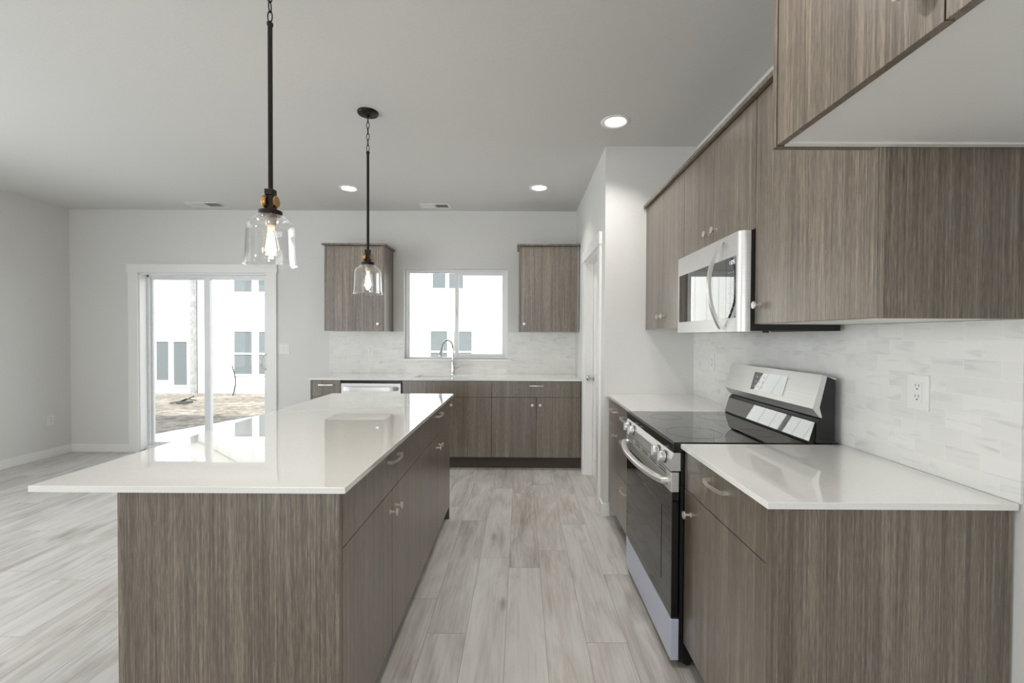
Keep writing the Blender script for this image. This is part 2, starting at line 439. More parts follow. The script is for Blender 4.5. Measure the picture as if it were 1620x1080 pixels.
# ------------------------------------------------------------------ sliding patio door
def sliding_door():
    t = bpy.data.objects.new('door_1', None); COL.objects.link(t); t.location = (-3.6, YB, 0); t.matrix_world = Matrix.Translation(t.location)
    struct(t)
    x0, x1, z1 = DOOR[0], DOOR[1], DOOR[3]
    c = MB(); y0, y1 = YB-0.019, YB
    c.box(x0-0.108, x0, y0, y1, 0.0, z1+0.004, 0.001).box(x1, x1+0.108, y0, y1, 0.0, z1+0.004, 0.001).box(x0-0.12, x1+0.12, YB-0.024, y1, z1+0.004, z1+0.10, 0.001)
    c.build('casing', M['trim'], t)
    j = MB(); j.box(x0, x0+0.012, YB, YB+0.10, 0.02, z1).box(x1-0.012, x1, YB, YB+0.10, 0.02, z1).box(x0, x1, YB, YB+0.10, z1-0.012, z1)
    j.build('jamb', M['trim'], t)
    f = MB(); ya, yb = YB+0.10, YB+0.155
    f.box(x0, x0+0.035, ya, yb, 0.0, z1, 0.002).box(x1-0.035, x1, ya, yb, 0.0, z1, 0.002).box(x0, x1, ya, yb, z1-0.035, z1, 0.002).box(x0, x1, ya-0.03, yb, 0.0, 0.045, 0.002)
    f.build('frame', M['vinyl'], t)
    def panel(a, b, y, st):
        p = MB(); p.box(a, a+st[0], y, y+0.025, 0.045, z1-0.035, 0.002).box(b-st[1], b, y, y+0.025, 0.045, z1-0.035, 0.002)
        p.box(a+st[0], b-st[1], y, y+0.025, z1-0.062, z1-0.035, 0.002).box(a+st[0], b-st[1], y, y+0.025, 0.045, 0.085, 0.002)
        o = p.build('door_panel', M['vinyl'], t)
        MB().box(a+st[0], b-st[1], y+0.010, y+0.015, 0.085, z1-0.062).build('glass', M['pane'], o)
        return o
    panel(x0+0.035, -3.60, YB+0.128, (0.02, 0.07))
    r = panel(-3.665, x1-0.035, YB+0.102, (0.065, 0.06))
    pts = [(-2.945, YB+0.102, 0.945)]
    for k in range(13):
        a = -PI/2 + PI*k/12
        pts.append((-2.945, YB+0.085-0.085*math.cos(a), 1.025+0.085*math.sin(a)))
    pts.append((-2.945, YB+0.102, 1.105))
    MB().tube(pts, 0.007, 10).build('handle', M['nickel'], r, smooth=True)
sliding_door()

# ------------------------------------------------------------------ kitchen window
def kitchen_window():
    t = bpy.data.objects.new('window_1', None); COL.objects.link(t); t.matrix_world = Matrix.Translation((-0.73, YB, 1.08)); t.location = (-0.73, YB, 1.08)
    struct(t)
    x0, x1, z0, z1 = WIN; ya, yb = YB+0.07, YB+0.13
    f = MB(); f.box(x0, x0+0.03, ya, yb, z0, z1, 0.002).box(x1-0.03, x1, ya, yb, z0, z1, 0.002).box(x0+0.03, x1-0.03, ya, yb, z1-0.025, z1, 0.002).box(x0+0.03, x1-0.03, ya, yb, z0, z0+0.01, 0.002)
    f.build('frame', M['vinyl'], t)
    def sash(a, b, lo, hi, y, w):
        p = MB(); p.box(a, a+w[0], y, y+0.022, lo, hi, 0.002).box(b-w[1], b, y, y+0.022, lo, hi, 0.002).box(a+w[0], b-w[1], y, y+0.022, hi-w[2], hi, 0.002).box(a+w[0], b-w[1], y, y+0.022, lo, lo+w[3], 0.002)
        o = p.build('sash', M['vinyl'], t)
        MB().box(a+w[0], b-w[1], y+0.009, y+0.013, lo+w[3], hi-w[2]).build('glass', M['pane'], o)
        return o
    sash(x0+0.03, -0.720, z0+0.01, z1-0.025, YB+0.098, (0.012, 0.03, 0.012, 0.008))
    s2 = sash(-0.755, x1-0.03, z0+0.01, z1-0.025, YB+0.072, (0.045, 0.035, 0.04, 0.045))
    MB().box(-0.748, -0.735, YB+0.060, YB+0.072, 1.56, 1.66, 0.002).build('latch', M['vinyl'], s2)
    MB().box(x0-0.055, x1+0.053, YB-0.040, YB+0.07, z0-0.018, z0, 0.003).build('window_sill', M['trim'], t)
kitchen_window()

# big window in the left wall and glazed rear wall (both out of frame, they let the daylight in)
def plain_window(name, axis, face, a0, a1, z0, z1, n):
    t = bpy.data.objects.new(name, None); COL.objects.link(t); struct(t)
    def B(m, u0, u1, d0, d1, lo, hi):
        if axis == 0: m.box(face-d1, face-d0, u0, u1, lo, hi)
        else: m.box(u0, u1, face-d1, face-d0, lo, hi)
    f = MB(); e = 0.06
    B(f, a0, a1, 0.05, 0.11, z0, z0+e); B(f, a0, a1, 0.05, 0.11, z1-e, z1)
    for k in range(n+1):
        u = a0 + (a1-a0-e)*k/n; B(f, u, u+e, 0.05, 0.11, z0+e, z1-e)
    f.build('frame', M['vinyl'], t)
    s = MB(); B(s, a0-0.02, a1+0.02, -0.02, 0.05, z0-0.02, z0-0.001); s.build('window_sill', M['trim'], t)
plain_window('window_2', 0, XL, *LWIN, 3)
plain_window('window_3', 1, YR, *RWIN, 4)

# ------------------------------------------------------------------ pantry door
def pantry_door():
    t = bpy.data.objects.new('door_2', None); COL.objects.link(t); t.location = (XS, 3.9, 0); t.matrix_world = Matrix.Translation(t.location); struct(t)
    y0, y1, z1 = PD[0], PD[1], PD[3]
    c = MB(); xa = XS-0.019
    c.box(xa, XS, y0-0.088, y0, 0, z1+0.004, 0.001).box(xa, XS, y1, y1+0.088, 0, z1+0.004, 0.001).box(XS-0.025, XS, y0-0.10, y1+0.098, z1+0.004, z1+0.10, 0.001)
    c.build('casing', M['trim'], t)
    j = MB(); j.box(XS, XS+0.115, y0, y0+0.014, 0, z1).box(XS, XS+0.115, y1-0.014, y1, 0, z1).box(XS, XS+0.115, y0+0.014, y1-0.014, z1-0.014, z1)
    j.box(XS+0.062, XS+0.072, y1-0.026, y1-0.014, 0, z1-0.014)
    j.build('jamb', M['trim'], t)
    s = MB(); xf = XS+0.074
    a, b = y0+0.016, y1-0.016; lo, hi = 0.008, z1-0.016
    st = 0.11
    s.box(xf, xf+0.035, a, a+st, lo, hi, 0.001).box(xf, xf+0.035, b-st, b, lo, hi, 0.001)
    for q0, q1 in ((lo, lo+0.2), (0.86, 1.0), (hi-0.11, hi)): s.box(xf, xf+0.035, a+st, b-st, q0, q1, 0.001)
    s.box(xf+0.008, xf+0.027, a+st, b-st, lo+0.2, hi-0.11)
    sl = s.build('door_slab', M['trim'], t)
    k = MB(); yk = b-0.06; zk = 0.945
    k.lathe([(0,0),(0.030,0),(0.030,0.004),(0.024,0.009),(0.011,0.012),(0.010,0.035),(0.020,0.042),(0.027,0.052),(0.026,0.062),(0.016,0.069),(0,0.071)], (xf, yk, zk), (-1,0,0), 28)
    k.build('knob', M['chrome'], sl, smooth=True)
pantry_door()

# ------------------------------------------------------------------ cabinet pieces
def knob(c, d, parent):
    """disc knob on a stem; d = outward unit vector"""
    m = MB(); m.lathe([(0,0),(0.0095,0),(0.0095,0.002),(0.0052,0.004),(0.0048,0.019),(0.0085,0.0225),(0.0145,0.0235),(0.0150,0.026),(0.0145,0.0295),(0.010,0.0305),(0,0.0308)], c, d, 24)
    return m.build('knob', M['nickel'], parent, smooth=True)
def pull(c, d, along, parent, ln=0.145):
    """bowed flat bar pull"""
    c = Vector(c); d = Vector(d); a = Vector(along); m = MB(); n = 12; pts = []
    for k in range(n+1):
        s = -1+2*k/n
        pts.append(c + a*(s*ln/2) + d*(0.020+0.012*(1-s*s)))
    m.tube(pts, 0.005, flat=(tuple(d), 0.0025, 0.0055))
    for s in (-1, 1):
        p = c + a*(s*(ln/2-0.006))
        m.tube([p, p+d*0.021], 0.004, flat=(tuple(a), 0.006, 0.0055))
    return m.build('pull', M['nickel'], parent)
G = 0.0015   # half of the gap between fronts

def box_in(axis, sgn, face, depth, a0, a1, z0, z1, m, bev=0.0):
    """box behind a front plane. axis 0: front plane x=face, body towards sgn; axis 1: front plane y=face"""
    f2 = face + sgn*depth; lo, hi = min(face, f2), max(face, f2)
    if axis == 0: m.box(lo, hi, a0, a1, z0, z1, bev)
    else: m.box(a0, a1, lo, hi, z0, z1, bev)
def front(name, axis, sgn, face, a0, a1, z0, z1, parent, mat=None):
    m = MB(); box_in(axis, sgn, face, 0.019, a0+G, a1-G, z0+G, z1-G, m, 0.0016)
    return m.build(name, mat or M['wood'], parent)
def P(axis, face, a, z): return (face, a, z) if axis == 0 else (a, face, z)
def outv(axis, sgn): return (-sgn, 0, 0) if axis == 0 else (0, -sgn, 0)
def alongv(axis): return (0, 1, 0) if axis == 0 else (1, 0, 0)

def base_cabinet(name, axis, sgn, face, back, a0, a1, label, cat, group=None, drawers=(), doors=(), zb=0.112, zt=0.896, kick=0.075, end_lo=False, end_hi=False, fill=None):
    """drawers: (a0,a1,z0,z1,[pull centres] or None); doors: (a0,a1,z0,z1,knob_a or None)"""
    mid = (a0+a1)/2; loc = P(axis, (face+back)/2, mid, 0)
    t = thing(name, loc, label, cat, group)
    b = MB(); e0 = a0 + (0.019 if end_lo else 0); e1 = a1 - (0.019 if end_hi else 0)
    box_in(axis, sgn, face+sgn*0.021, abs(back-face)-0.021, e0+0.0005, e1-0.0005, zb-0.004, zt, b)
    b.build('body', M['edge'], t)
    k = MB(); box_in(axis, sgn, face+sgn*(kick+0.02), 0.016, e0, e1, 0.0, zb-0.004, k); k.build('toe_kick', M['kick'], t)
    for flag, x0_, x1_ in ((end_lo, a0, a0+0.019), (end_hi, a1-0.019, a1)):
        if flag:
            p = MB(); box_in(axis, sgn, face+sgn*0.0, abs(back-face), x0_, x1_, 0.0, zt, p, 0.0008); p.build('end_panel', M['woodb'], t)
    for (u0, u1, z0, z1, pc) in drawers:
        d = front('drawer', axis, sgn, face, u0, u1, z0, z1, t)
        for (pa, pz) in (pc or []): pull(P(axis, face, pa, pz), outv(axis, sgn), alongv(axis), d)
    for (u0, u1, z0, z1, ka) in doors:
        d = front('door', axis, sgn, face, u0, u1, z0, z1, t)
        if ka: knob(P(axis, face, ka[0], ka[1]), outv(axis, sgn), d)
    if fill:
        f = MB(); box_in(axis, sgn, face+sgn*0.004, 0.016, fill[0], fill[1], zb, zt, f); f.build('filler_strip', M['wood'], t)
    return t

ZG = 0.730   # line between drawer fronts and doors
ZKN = 0.655
XF = 0.660   # right-hand base fronts
YF = 4.400   # back base fronts
# right run
base_cabinet('base_cabinet', 0, 1, XF, XT, 1.157, 1.766, 'grey-brown base cabinet with one drawer over a door, nearest the camera right of the stove', 'cabinet', None,
    drawers=[(1.176, 1.766, ZG+0.006, 0.893, [(1.468, 0.846)])], doors=[(1.176, 1.766, 0.112, ZG+0.006, (1.700, 0.655))], end_lo=True)
base_cabinet('base_cabinet', 0, 1, XF, XT, 2.534, 2.990, 'grey-brown base cabinet with three stacked drawers just behind the stove', 'cabinet', None,
    drawers=[(2.534, 2.990, ZG+0.006, 0.893, [(2.762, 0.822)]), (2.534, 2.990, 0.424, ZG+0.006, [(2.762, 0.672)]), (2.534, 2.990, 0.112, 0.424, [(2.745, 0.375)])])
base_cabinet('base_cabinet', 0, 1, XF, XT, 2.990, 3.300, 'narrow grey-brown base cabinet with a drawer over a door, against the pantry wall', 'cabinet', None,
    drawers=[(2.990, 3.285, ZG+0.006, 0.893, [(3.10, 0.822)])], doors=[(2.990, 3.285, 0.112, ZG+0.006, (3.03, 0.66))], fill=(3.285, 3.300))
# back run
base_cabinet('base_cabinet', 1, 1, YF, YT, -2.090, -1.790, 'narrow grey-brown base cabinet at the left end of the back run, left of the dishwasher', 'cabinet', None,
    drawers=[(-2.071, -1.790, ZG, 0.893, [(-1.930, 0.848)])], doors=[(-2.071, -1.790, 0.130, ZG, (-1.83, ZKN))], zb=0.130, end_lo=True)
base_cabinet('sink_cabinet', 1, 1, YF, YT, -1.175, -0.283, 'grey-brown sink base cabinet below the window, with a plain false front', 'cabinet', None,
    drawers=[(-1.175, -0.283, ZG, 0.893, None)], doors=[(-1.175, -0.729, 0.130, ZG, (-0.77, ZKN)), (-0.729, -0.283, 0.130, ZG, (-0.685, ZKN))], zb=0.130, zt=0.70)
base_cabinet('base_cabinet', 1, 1, YF, YT, -0.283, 0.624, 'wide grey-brown base cabinet with a drawer over two doors, beside the pantry door', 'cabinet', None,
    drawers=[(-0.283, 0.603, ZG, 0.893, [(0.163, 0.848)])], doors=[(-0.283, 0.160, 0.130, ZG, (0.121, ZKN)), (0.160, 0.603, 0.130, ZG, (0.199, ZKN))], zb=0.130, fill=(0.603, 0.624))

# island : two cabinets back to back panel
IX0, IX1, IY0, IY1 = -1.384, -0.490, 1.236, 3.254
IF = -0.515
base_cabinet('island_cabinet', 0, -1, IF, -1.132, 1.258, 2.285, 'near half of the island, grey-brown with a full side panel facing the camera', 'cabinet', None,
    drawers=[(1.277, 2.285, 0.721, 0.893, [(1.785, 0.846)])], doors=[(1.277, 1.785, 0.092, 0.721, (1.752, 0.640)), (1.785, 2.285, 0.092, 0.721, (1.822, 0.640))], zb=0.092, end_lo=True)
base_cabinet('island_cabinet', 0, -1, IF, -1.132, 2.285, 3.236, 'far half of the island, grey-brown with its drawer and doors towards the stove aisle', 'cabinet', None,
    drawers=[(2.285, 3.217, 0.721, 0.893, [(2.770, 0.846)])], doors=[(2.285, 2.760, 0.092, 0.721, (2.722, 0.650)), (2.760, 3.217, 0.092, 0.721, (2.800, 0.650))], zb=0.092, end_hi=True)
tag(MB().box(-1.152, -1.1325, 1.258, 3.236, 0.0, 0.896, 0.0008).build('island_back_panel', M['woodb']), 'long grey-brown back panel closing the seating side of the island', 'panel')

# ------------------------------------------------------------------ countertops
def slab(name, boxes, label):
    m = MB()
    for b in boxes: m.box(*b, 0.896, 0.914, 0.0015)
    return tag(m.build(name, M['quartz']), label, 'countertop')
slab('island_countertop', [(IX0, IX1, IY0, IY1)], 'large white quartz island top overhanging on the left, under the pendants')
slab('countertop', [(0.643, XT, 1.143, 1.7665)], 'white quartz countertop nearest the camera, right of the stove')
slab('countertop', [(0.643, XT, 2.5335, 3.300)], 'white quartz countertop between the stove and the pantry wall')
sx0, sx1, sy0, sy1 = -1.10, -0.37, 4.50, 4.85
bc = MB()
bc.box(-2.110, sx0, 4.384, YT, 0.896, 0.914).box(sx1, 0.6245, 4.384, YT, 0.896, 0.914).box(sx0, sx1, 4.384, sy0, 0.896, 0.914).box(sx0, sx1, sy1, YT, 0.896, 0.914)
tag(bc.build('countertop', M['quartz']), 'long white quartz countertop under the window on the back wall', 'countertop')
# sink
sk = MB(); d0, d1 = 0.71, 0.8955; tks = 0.003
sk.box(sx0-0.01, sx1+0.01, sy0-0.01, sy1+0.01, d0, d0+tks).box(sx0-0.01, sx0-0.007, sy0-0.01, sy1+0.01, d0+tks, d1).box(sx1+0.007, sx1+0.01, sy0-0.01, sy1+0.01, d0+tks, d1)
sk.box(sx0-0.007, sx1+0.007, sy0-0.01, sy0-0.007, d0+tks, d1).box(sx0-0.007, sx1+0.007, sy1+0.007, sy1+0.01, d0+tks, d1)
st = thing('kitchen_sink', (-0.735, 4.68, d0), 'pale undermount sink set in the counter in front of the gooseneck faucet', 'sink')
sk.build('basin', M['basin'], st)
MB().lathe([(0, 0), (0.04, 0), (0.045, 0.004), (0.03, 0.003), (0, 0.001)], (-0.735, 4.68, d0+tks), (0,0,1)).build('drain', M['chrome'], st, smooth=True)

# faucet
ft = thing('kitchen_faucet', (-0.750, 4.925, 0.914), 'tall chrome pull-down gooseneck faucet in front of the window', 'faucet')
m = MB(); m.lathe([(0,0),(0.026,0),(0.026,0.006),(0.022,0.010),(0.021,0.13),(0.016,0.15),(0.0135,0.155),(0.0135,0.18)], (-0.750, 4.925, 0.914), (0,0,1)); m.build('faucet_body', M['chrome'], ft, smooth=True)
pts = [(-0.750, 4.925, 1.085), (-0.750, 4.925, 1.17)]
ca, sa = math.cos(math.radians(-122)), math.sin(math.radians(-122))
for k in range(0, 15):
    a = PI*k/14*0.93; r = 0.088
    pts.append((-0.750 + ca*r*(1-math.cos(a)), 4.925 + sa*r*(1-math.cos(a)), 1.20+r*math.sin(a)*1.05))
m = MB(); m.tube(pts, 0.0115, 14); m.build('neck', M['chrome'], ft, smooth=True)
e = Vector(pts[-1]); dd = (Vector(pts[-1])-Vector(pts[-2])).normalized()
m = MB(); m.lathe([(0,0),(0.0125,0),(0.0135,0.03),(0.020,0.085),(0.021,0.105),(0.018,0.110),(0,0.110)], e, dd); m.build('spray_head', M['chrome'], ft, smooth=True)
m = MB(); m.tube([(-0.735, 4.925, 0.975), (-0.700, 4.92, 0.990), (-0.655, 4.915, 1.018)], [0.009, 0.008, 0.007], 12); m.build('lever', M['chrome'], ft, smooth=True)

# ------------------------------------------------------------------ backsplashes
def bs_back():
    m = MB(); y0, y1 = YT, YB-0.0005
    cut = [(-2.165, WIN[0]-0.056, 0.914, 1.386), (WIN[1]+0.054, XS-0.0005, 0.914, 1.386), (WIN[0]-0.056, WIN[1]+0.054, 0.914, 1.058)]
    for a, b, c, d in cut: m.box(a, b, y0, y1, c, d)
    m.box(WIN[0]-0.056, WIN[0]-0.001, y0, y1, 1.080, 1.386).box(WIN[1]+0.001, WIN[1]+0.054, y0, y1, 1.080, 1.386)
    return m.build('backsplash', M['tile_b'])
tag(bs_back(), 'white marble subway tile backsplash around the kitchen window', 'backsplash')
tag(MB().box(XT, XW-0.0005, 1.140, YS-0.0005, 0.9145, 1.3915).build('backsplash', M['tile_r']), 'white marble subway tile backsplash behind the stove on the right wall', 'backsplash')

# ------------------------------------------------------------------ wall cabinets
ZU, ZTOP, ZC = 1.392, 2.290, 2.309
XU = 0.930
def wall_cabinet(name, axis, sgn, face, back, a0, a1, z0, label, doors, end_lo=False, end_hi=False, crown=(0, 0), bottom=True):
    t = thing(name, P(axis, (face+back)/2, (a0+a1)/2, z0), label, 'cabinet')
    e0 = a0+(0.019 if end_lo else 0); e1 = a1-(0.019 if end_hi else 0)
    b = MB(); box_in(axis, sgn, face+sgn*0.021, abs(back-face)-0.021, e0+0.0004, e1-0.0004, z0+0.001, ZTOP, b); b.build('body', M['whitemel'], t)
    for fl, u0, u1 in ((end_lo, a0, a0+0.0188), (end_hi, a1-0.0188, a1)):
        if fl:
            p = MB(); box_in(axis, sgn, face, abs(back-face), u0, u1, z0, ZTOP, p, 0.0006); p.build('end_panel', M['woodb'], t)
    for (u0, u1, kn) in doors:
        d = front('door', axis, sgn, face, u0, u1, z0, ZTOP-0.002, t)
        if kn: knob(P(axis, face, kn[0], kn[1]), outv(axis, sgn), d)
    c = MB(); box_in(axis, sgn, face-sgn*0.022, abs(back-face)+0.022, a0-crown[0], a1+crown[1], ZTOP, ZC, c, 0.001); c.build('top_trim', M['woodb'], t)
    return t
wall_cabinet('wall_cabinet', 0, 1, XU, XT, 1.1410, 1.766, ZU, 'tall grey-brown wall cabinet right of the microwave, its dark side facing the camera', [(1.160, 1.766, (1.722, 1.466))], end_lo=True)
wall_cabinet('wall_cabinet', 0, 1, XU, XT, 1.7665, 2.5320, 1.772, 'short two-door grey-brown wall cabinet directly above the microwave', [(1.7665, 2.149, (2.113, 1.850)), (2.149, 2.5320, (2.200, 1.850))])
wall_cabinet('wall_cabinet', 0, 1, XU, XT, 2.5325, 3.300, ZU, 'two-door grey-brown wall cabinet left of the microwave against the pantry wall', [(2.5325, 2.905, (2.862, 1.475)), (2.905, 3.300, (2.950, 1.475))])
wall_cabinet('wall_cabinet', 1, 1, 4.685, YB, -2.076, -1.442, 1.387, 'grey-brown wall cabinet left of the kitchen window, its right side catching light', [(-2.057, -1.461, (-1.505, 1.462))], end_lo=True, end_hi=True, crown=(0.022, 0.022))
wall_cabinet('wall_cabinet', 1, 1, 4.685, YB, -0.019, 0.6175, 1.387, 'grey-brown wall cabinet right of the kitchen window near the pantry door', [(0.000, 0.604, (0.040, 1.468))], end_lo=True, crown=(0.022, 0.004))
# deep cabinet above the (absent) refrigerator
def deep_cabinet():
    t = thing('deep_wall_cabinet', (0.97, 0.7, 1.828), 'deep grey-brown cabinet high at the top right, its white underside showing', 'cabinet')
    z0 = 1.828; xf = 0.650
    b = MB(); b.box(xf+0.021, XW-0.0005, 0.262, 1.1385, z0+0.004, ZTOP); b.build('body', M['whitemel'], t)
    r = MB(); r.box(xf+0.021, XW-0.0005, 1.1205, 1.1385, z0, z0+0.004); r.build('bottom_rail', M['whitemel'], t)
    MB().box(xf, 0.908, 1.1390, 1.1570, z0-0.001, ZTOP, 0.0006).build('end_panel', M['woodb'], t)
    MB().box(xf, XW-0.0005, 0.2425, 0.2615, z0-0.001, ZTOP, 0.0006).build('end_panel', M['woodb'], t)
    d1 = front('door', 0, 1, xf, 0.690, 1.1365, z0, ZTOP-0.002, t); knob((xf, 0.742, 1.915), (-1,0,0), d1)
    d2 = front('door', 0, 1, xf, 0.264, 0.690, z0, ZTOP-0.002, t); knob((xf, 0.638, 1.915), (-1,0,0), d2)
    MB().box(xf-0.022, XW-0.0005, 0.22, 1.1140, ZTOP, ZC, 0.001).build('top_trim', M['woodb'], t)
deep_cabinet()

# ------------------------------------------------------------------ dishwasher
def dishwasher():
    t = thing('dishwasher', (-1.48, 4.7, 0), 'stainless dishwasher with a bowed bar handle, under the back counter', 'dishwasher')
    a, b = -1.786, -1.179
    MB().box(a+0.004, b-0.004, YF+0.03, YT-0.02, 0.10, 0.892).build('tub', M['blackmat'], t)
    MB().box(a+0.004, b-0.004, YF+0.004, YF+0.03, 0.866, 0.892).build('control_strip', M['black'], t)
    d = MB().box(a+0.006, b-0.006, YF-0.012, YF+0.029, 0.135, 0.864, 0.003).build('door', M['steel'], t)
    m = MB(); pts = []
    for k in range(17):
        s = -1+2*k/16; pts.append(((a+b)/2+s*0.262, YF-0.012-0.022-0.022*(1-s**4), 0.812))
    pts = [((a+b)/2-0.262, YF-0.012, 0.812)]+pts+[((a+b)/2+0.262, YF-0.012, 0.812)]
    m.tube(pts, 0.018, 12, flat=((0,1,0), 0.008, 0.019)); m.build('handle', M['steelh'], d, smooth=False)
    MB().box(a+0.004, b-0.004, YF+0.06, YF+0.08, 0.0, 0.0995).build('toe_kick', M['blackmat'], t)
dishwasher()

# ------------------------------------------------------------------ electric range
def kitchen_range():
    t = thing('electric_range', (0.95, 2.149, 0), 'stainless and black freestanding electric range with a smooth glass top', 'stove')
    y0, y1 = 1.7705, 2.5275; ym = (y0+y1)/2
    MB().box(0.645, 1.262, y0, y1, 0.03, 0.876).build('body', M['black'], t)
    for px in (0.69, 1.22):
        for py in (y0+0.04, y1-0.04): MB().cyl((px, py, 0.0), (0,0,1), 0.018, 0.03, 16).build('levelling_foot', M['blackmat'], t)
    # cooktop: black rim and glass
    c = MB(); c.box(0.612, 1.200, y0-0.001, y1+0.001, 0.877, 0.914, 0.004); c.build('cooktop_rim', M['black'], t)
    MB().box(0.622, 1.182, y0+0.008, y1-0.008, 0.9142, 0.9172, 0.0012).build('cooktop_glass', M['blackglass'], t)
    ring_mat = plain('burner_print', lin(24, 24, 26), 0.2)
    for (bx, by, br) in ((0.77, y0+0.19, 0.115), (0.77, y1-0.19, 0.08), (1.04, y0+0.19, 0.08), (1.04, y1-0.19, 0.095)):
        MB().lathe([(br, 0), (br+0.0015, 0), (br+0.0015, 0.0003), (br, 0.0003)], (bx, by, 0.91725), (0,0,1), 48, closed=True).build('burner_ring', ring_mat, t)
    # control panel
    cp = MB(); cp.prism([(0.606, 0.803), (0.606, 0.848), (0.618, 0.876), (0.6445, 0.876), (0.6445, 0.803)], 1, y0, y1)
    pnl = cp.build('control_panel', M['steel'], t)
    for yk in (1.848, 1.938, 2.360, 2.450):
        kb = MB(); kb.lathe([(0,0),(0.0235,0),(0.0235,0.004),(0.0215,0.006),(0.0205,0.022),(0.019,0.025),(0,0.025)], (0.606, yk, 0.842), (-1,0,0.12), 32)
        q = kb.build('knob', M['steelh'], pnl, smooth=True)
        MB().box(0.574, 0.583, yk-0.0045, yk+0.0045, 0.823, 0.865, 0.001).build('grip', M['steelh'], q)
        MB().lathe([(0.0236, 0), (0.026, 0), (0.026, 0.003), (0.0236, 0.003)], (0.606, yk, 0.842), (-1,0,0.12), 32, closed=True).build('bezel', M['blackmat'], q, smooth=True)
    # oven door
    d = MB(); d.box(0.612, 0.640, y0+0.002, y1-0.002, 0.208, 0.716, 0.002)
    door = d.build('oven_door', M['ovenglass'], t)
    tr = MB(); tr.box(0.608, 0.640, y0+0.002, y1-0.002, 0.717, 0.797, 0.002); tr.build('door_top_trim', M['steel'], door)
    vs = MB()
    for k in range(5):
        yc = y0+0.11+k*0.134
        vs.box(0.6070, 0.6085, yc-0.048, yc+0.048, 0.786, 0.790)
        vs.box(0.6070, 0.6085, yc-0.048, yc+0.048, 0.775, 0.779)
    vs.build('vent_slots', M['slot'], door)
    MB().box(0.6105, 0.6120, y0+0.13, y1-0.13, 0.30, 0.62).build('oven_window', plain('oven_window_glass', lin(24, 22, 21), 0.05), door)
    h = MB(); pts = [(0.608, y0+0.045, 0.752)]
    for k in range(21):
        s = -1+2*k/20; pts.append((0.608-0.020-0.045*(1-abs(s)**2.4), ym+s*(0.334), 0.752))
    pts.append((0.608, y1-0.045, 0.752))
    h.tube(pts, 0.0155, 14); h.build('handle', M['steelh'], door, smooth=True)
    # storage drawer
    MB().box(0.612, 0.644, y0+0.001, y1-0.001, 0.036, 0.202, 0.002).build('storage_drawer', M['film'], t)
    # backguard
    bg_ = MB(); bg_.prism([(1.186, 0.9175), (1.262, 0.9175), (1.262, 1.170), (1.226, 1.186), (1.197, 1.060), (1.208, 1.020), (1.190, 1.000)], 1, y0+0.004, y1-0.004)
    bgo = bg_.build('backguard', M['black'], t)
    gp = MB(); gp.prism([(1.166, 0.922), (1.1885, 0.999), (1.1862, 0.9996), (1.1640, 0.924)][::-1], 1, y0+0.012, y1-0.012); gp.build('lower_glass', M['mirrorglass'], bgo)
    gs = MB(); gs.prism([(1.1668, 0.9176), (1.1864, 0.9176), (1.1895, 0.998)], 1, y0+0.012, y1-0.012); gs.build('lower_backing', M['blackmat'], bgo)
    hd = MB(); hd.prism([(1.1985, 1.0205), (1.170, 1.056), (1.208, 1.192), (1.262, 1.178), (1.262, 1.1705), (1.2265, 1.1865), (1.1975, 1.0605), (1.2085, 1.0205)], 1, y0, y1)
    hdo = hd.build('control_head', M['steel'], bgo)
    # display on the slanted face
    v0 = Vector((1.170, 0, 1.056)); v1 = Vector((1.208, 0, 1.192)); dv = (v1-v0); nrm = Vector((-dv.z, 0, dv.x)).normalized()
    def quad(ya, yb, s0, s1, off, th, m, sk=0.0):
        p0 = v0+dv*s0+nrm*off; p1 = v0+dv*s1+nrm*off; q0 = p0+nrm*th; q1 = p1+nrm*th
        m.prism([(p0.x, p0.z), (p1.x, p1.z), (q1.x, q1.z), (q0.x, q0.z)], 1, ya, yb)
    dq = MB(); quad(1.985, 2.262, 0.16, 0.80, 0.0002, 0.0015, dq)
    dp = dq.build('display_panel', M['mirrorglass'], hdo)
    ic = MB()
    for r_ in range(3):
        for c_ in range(3):
            quad(2.162+c_*0.03, 2.174+c_*0.03, 0.27+r_*0.17, 0.30+r_*0.17, 0.0018, 0.0003, ic)
            quad(2.164+c_*0.03, 2.172+c_*0.03, 0.315+r_*0.17, 0.335+r_*0.17, 0.0018, 0.0003, ic)
    ic.build('touch_icons', M['mark'], dp)
    ck = MB(); quad(1.992, 2.255, 0.475, 0.485, 0.0018, 0.0002, ck)
kitchen_range()

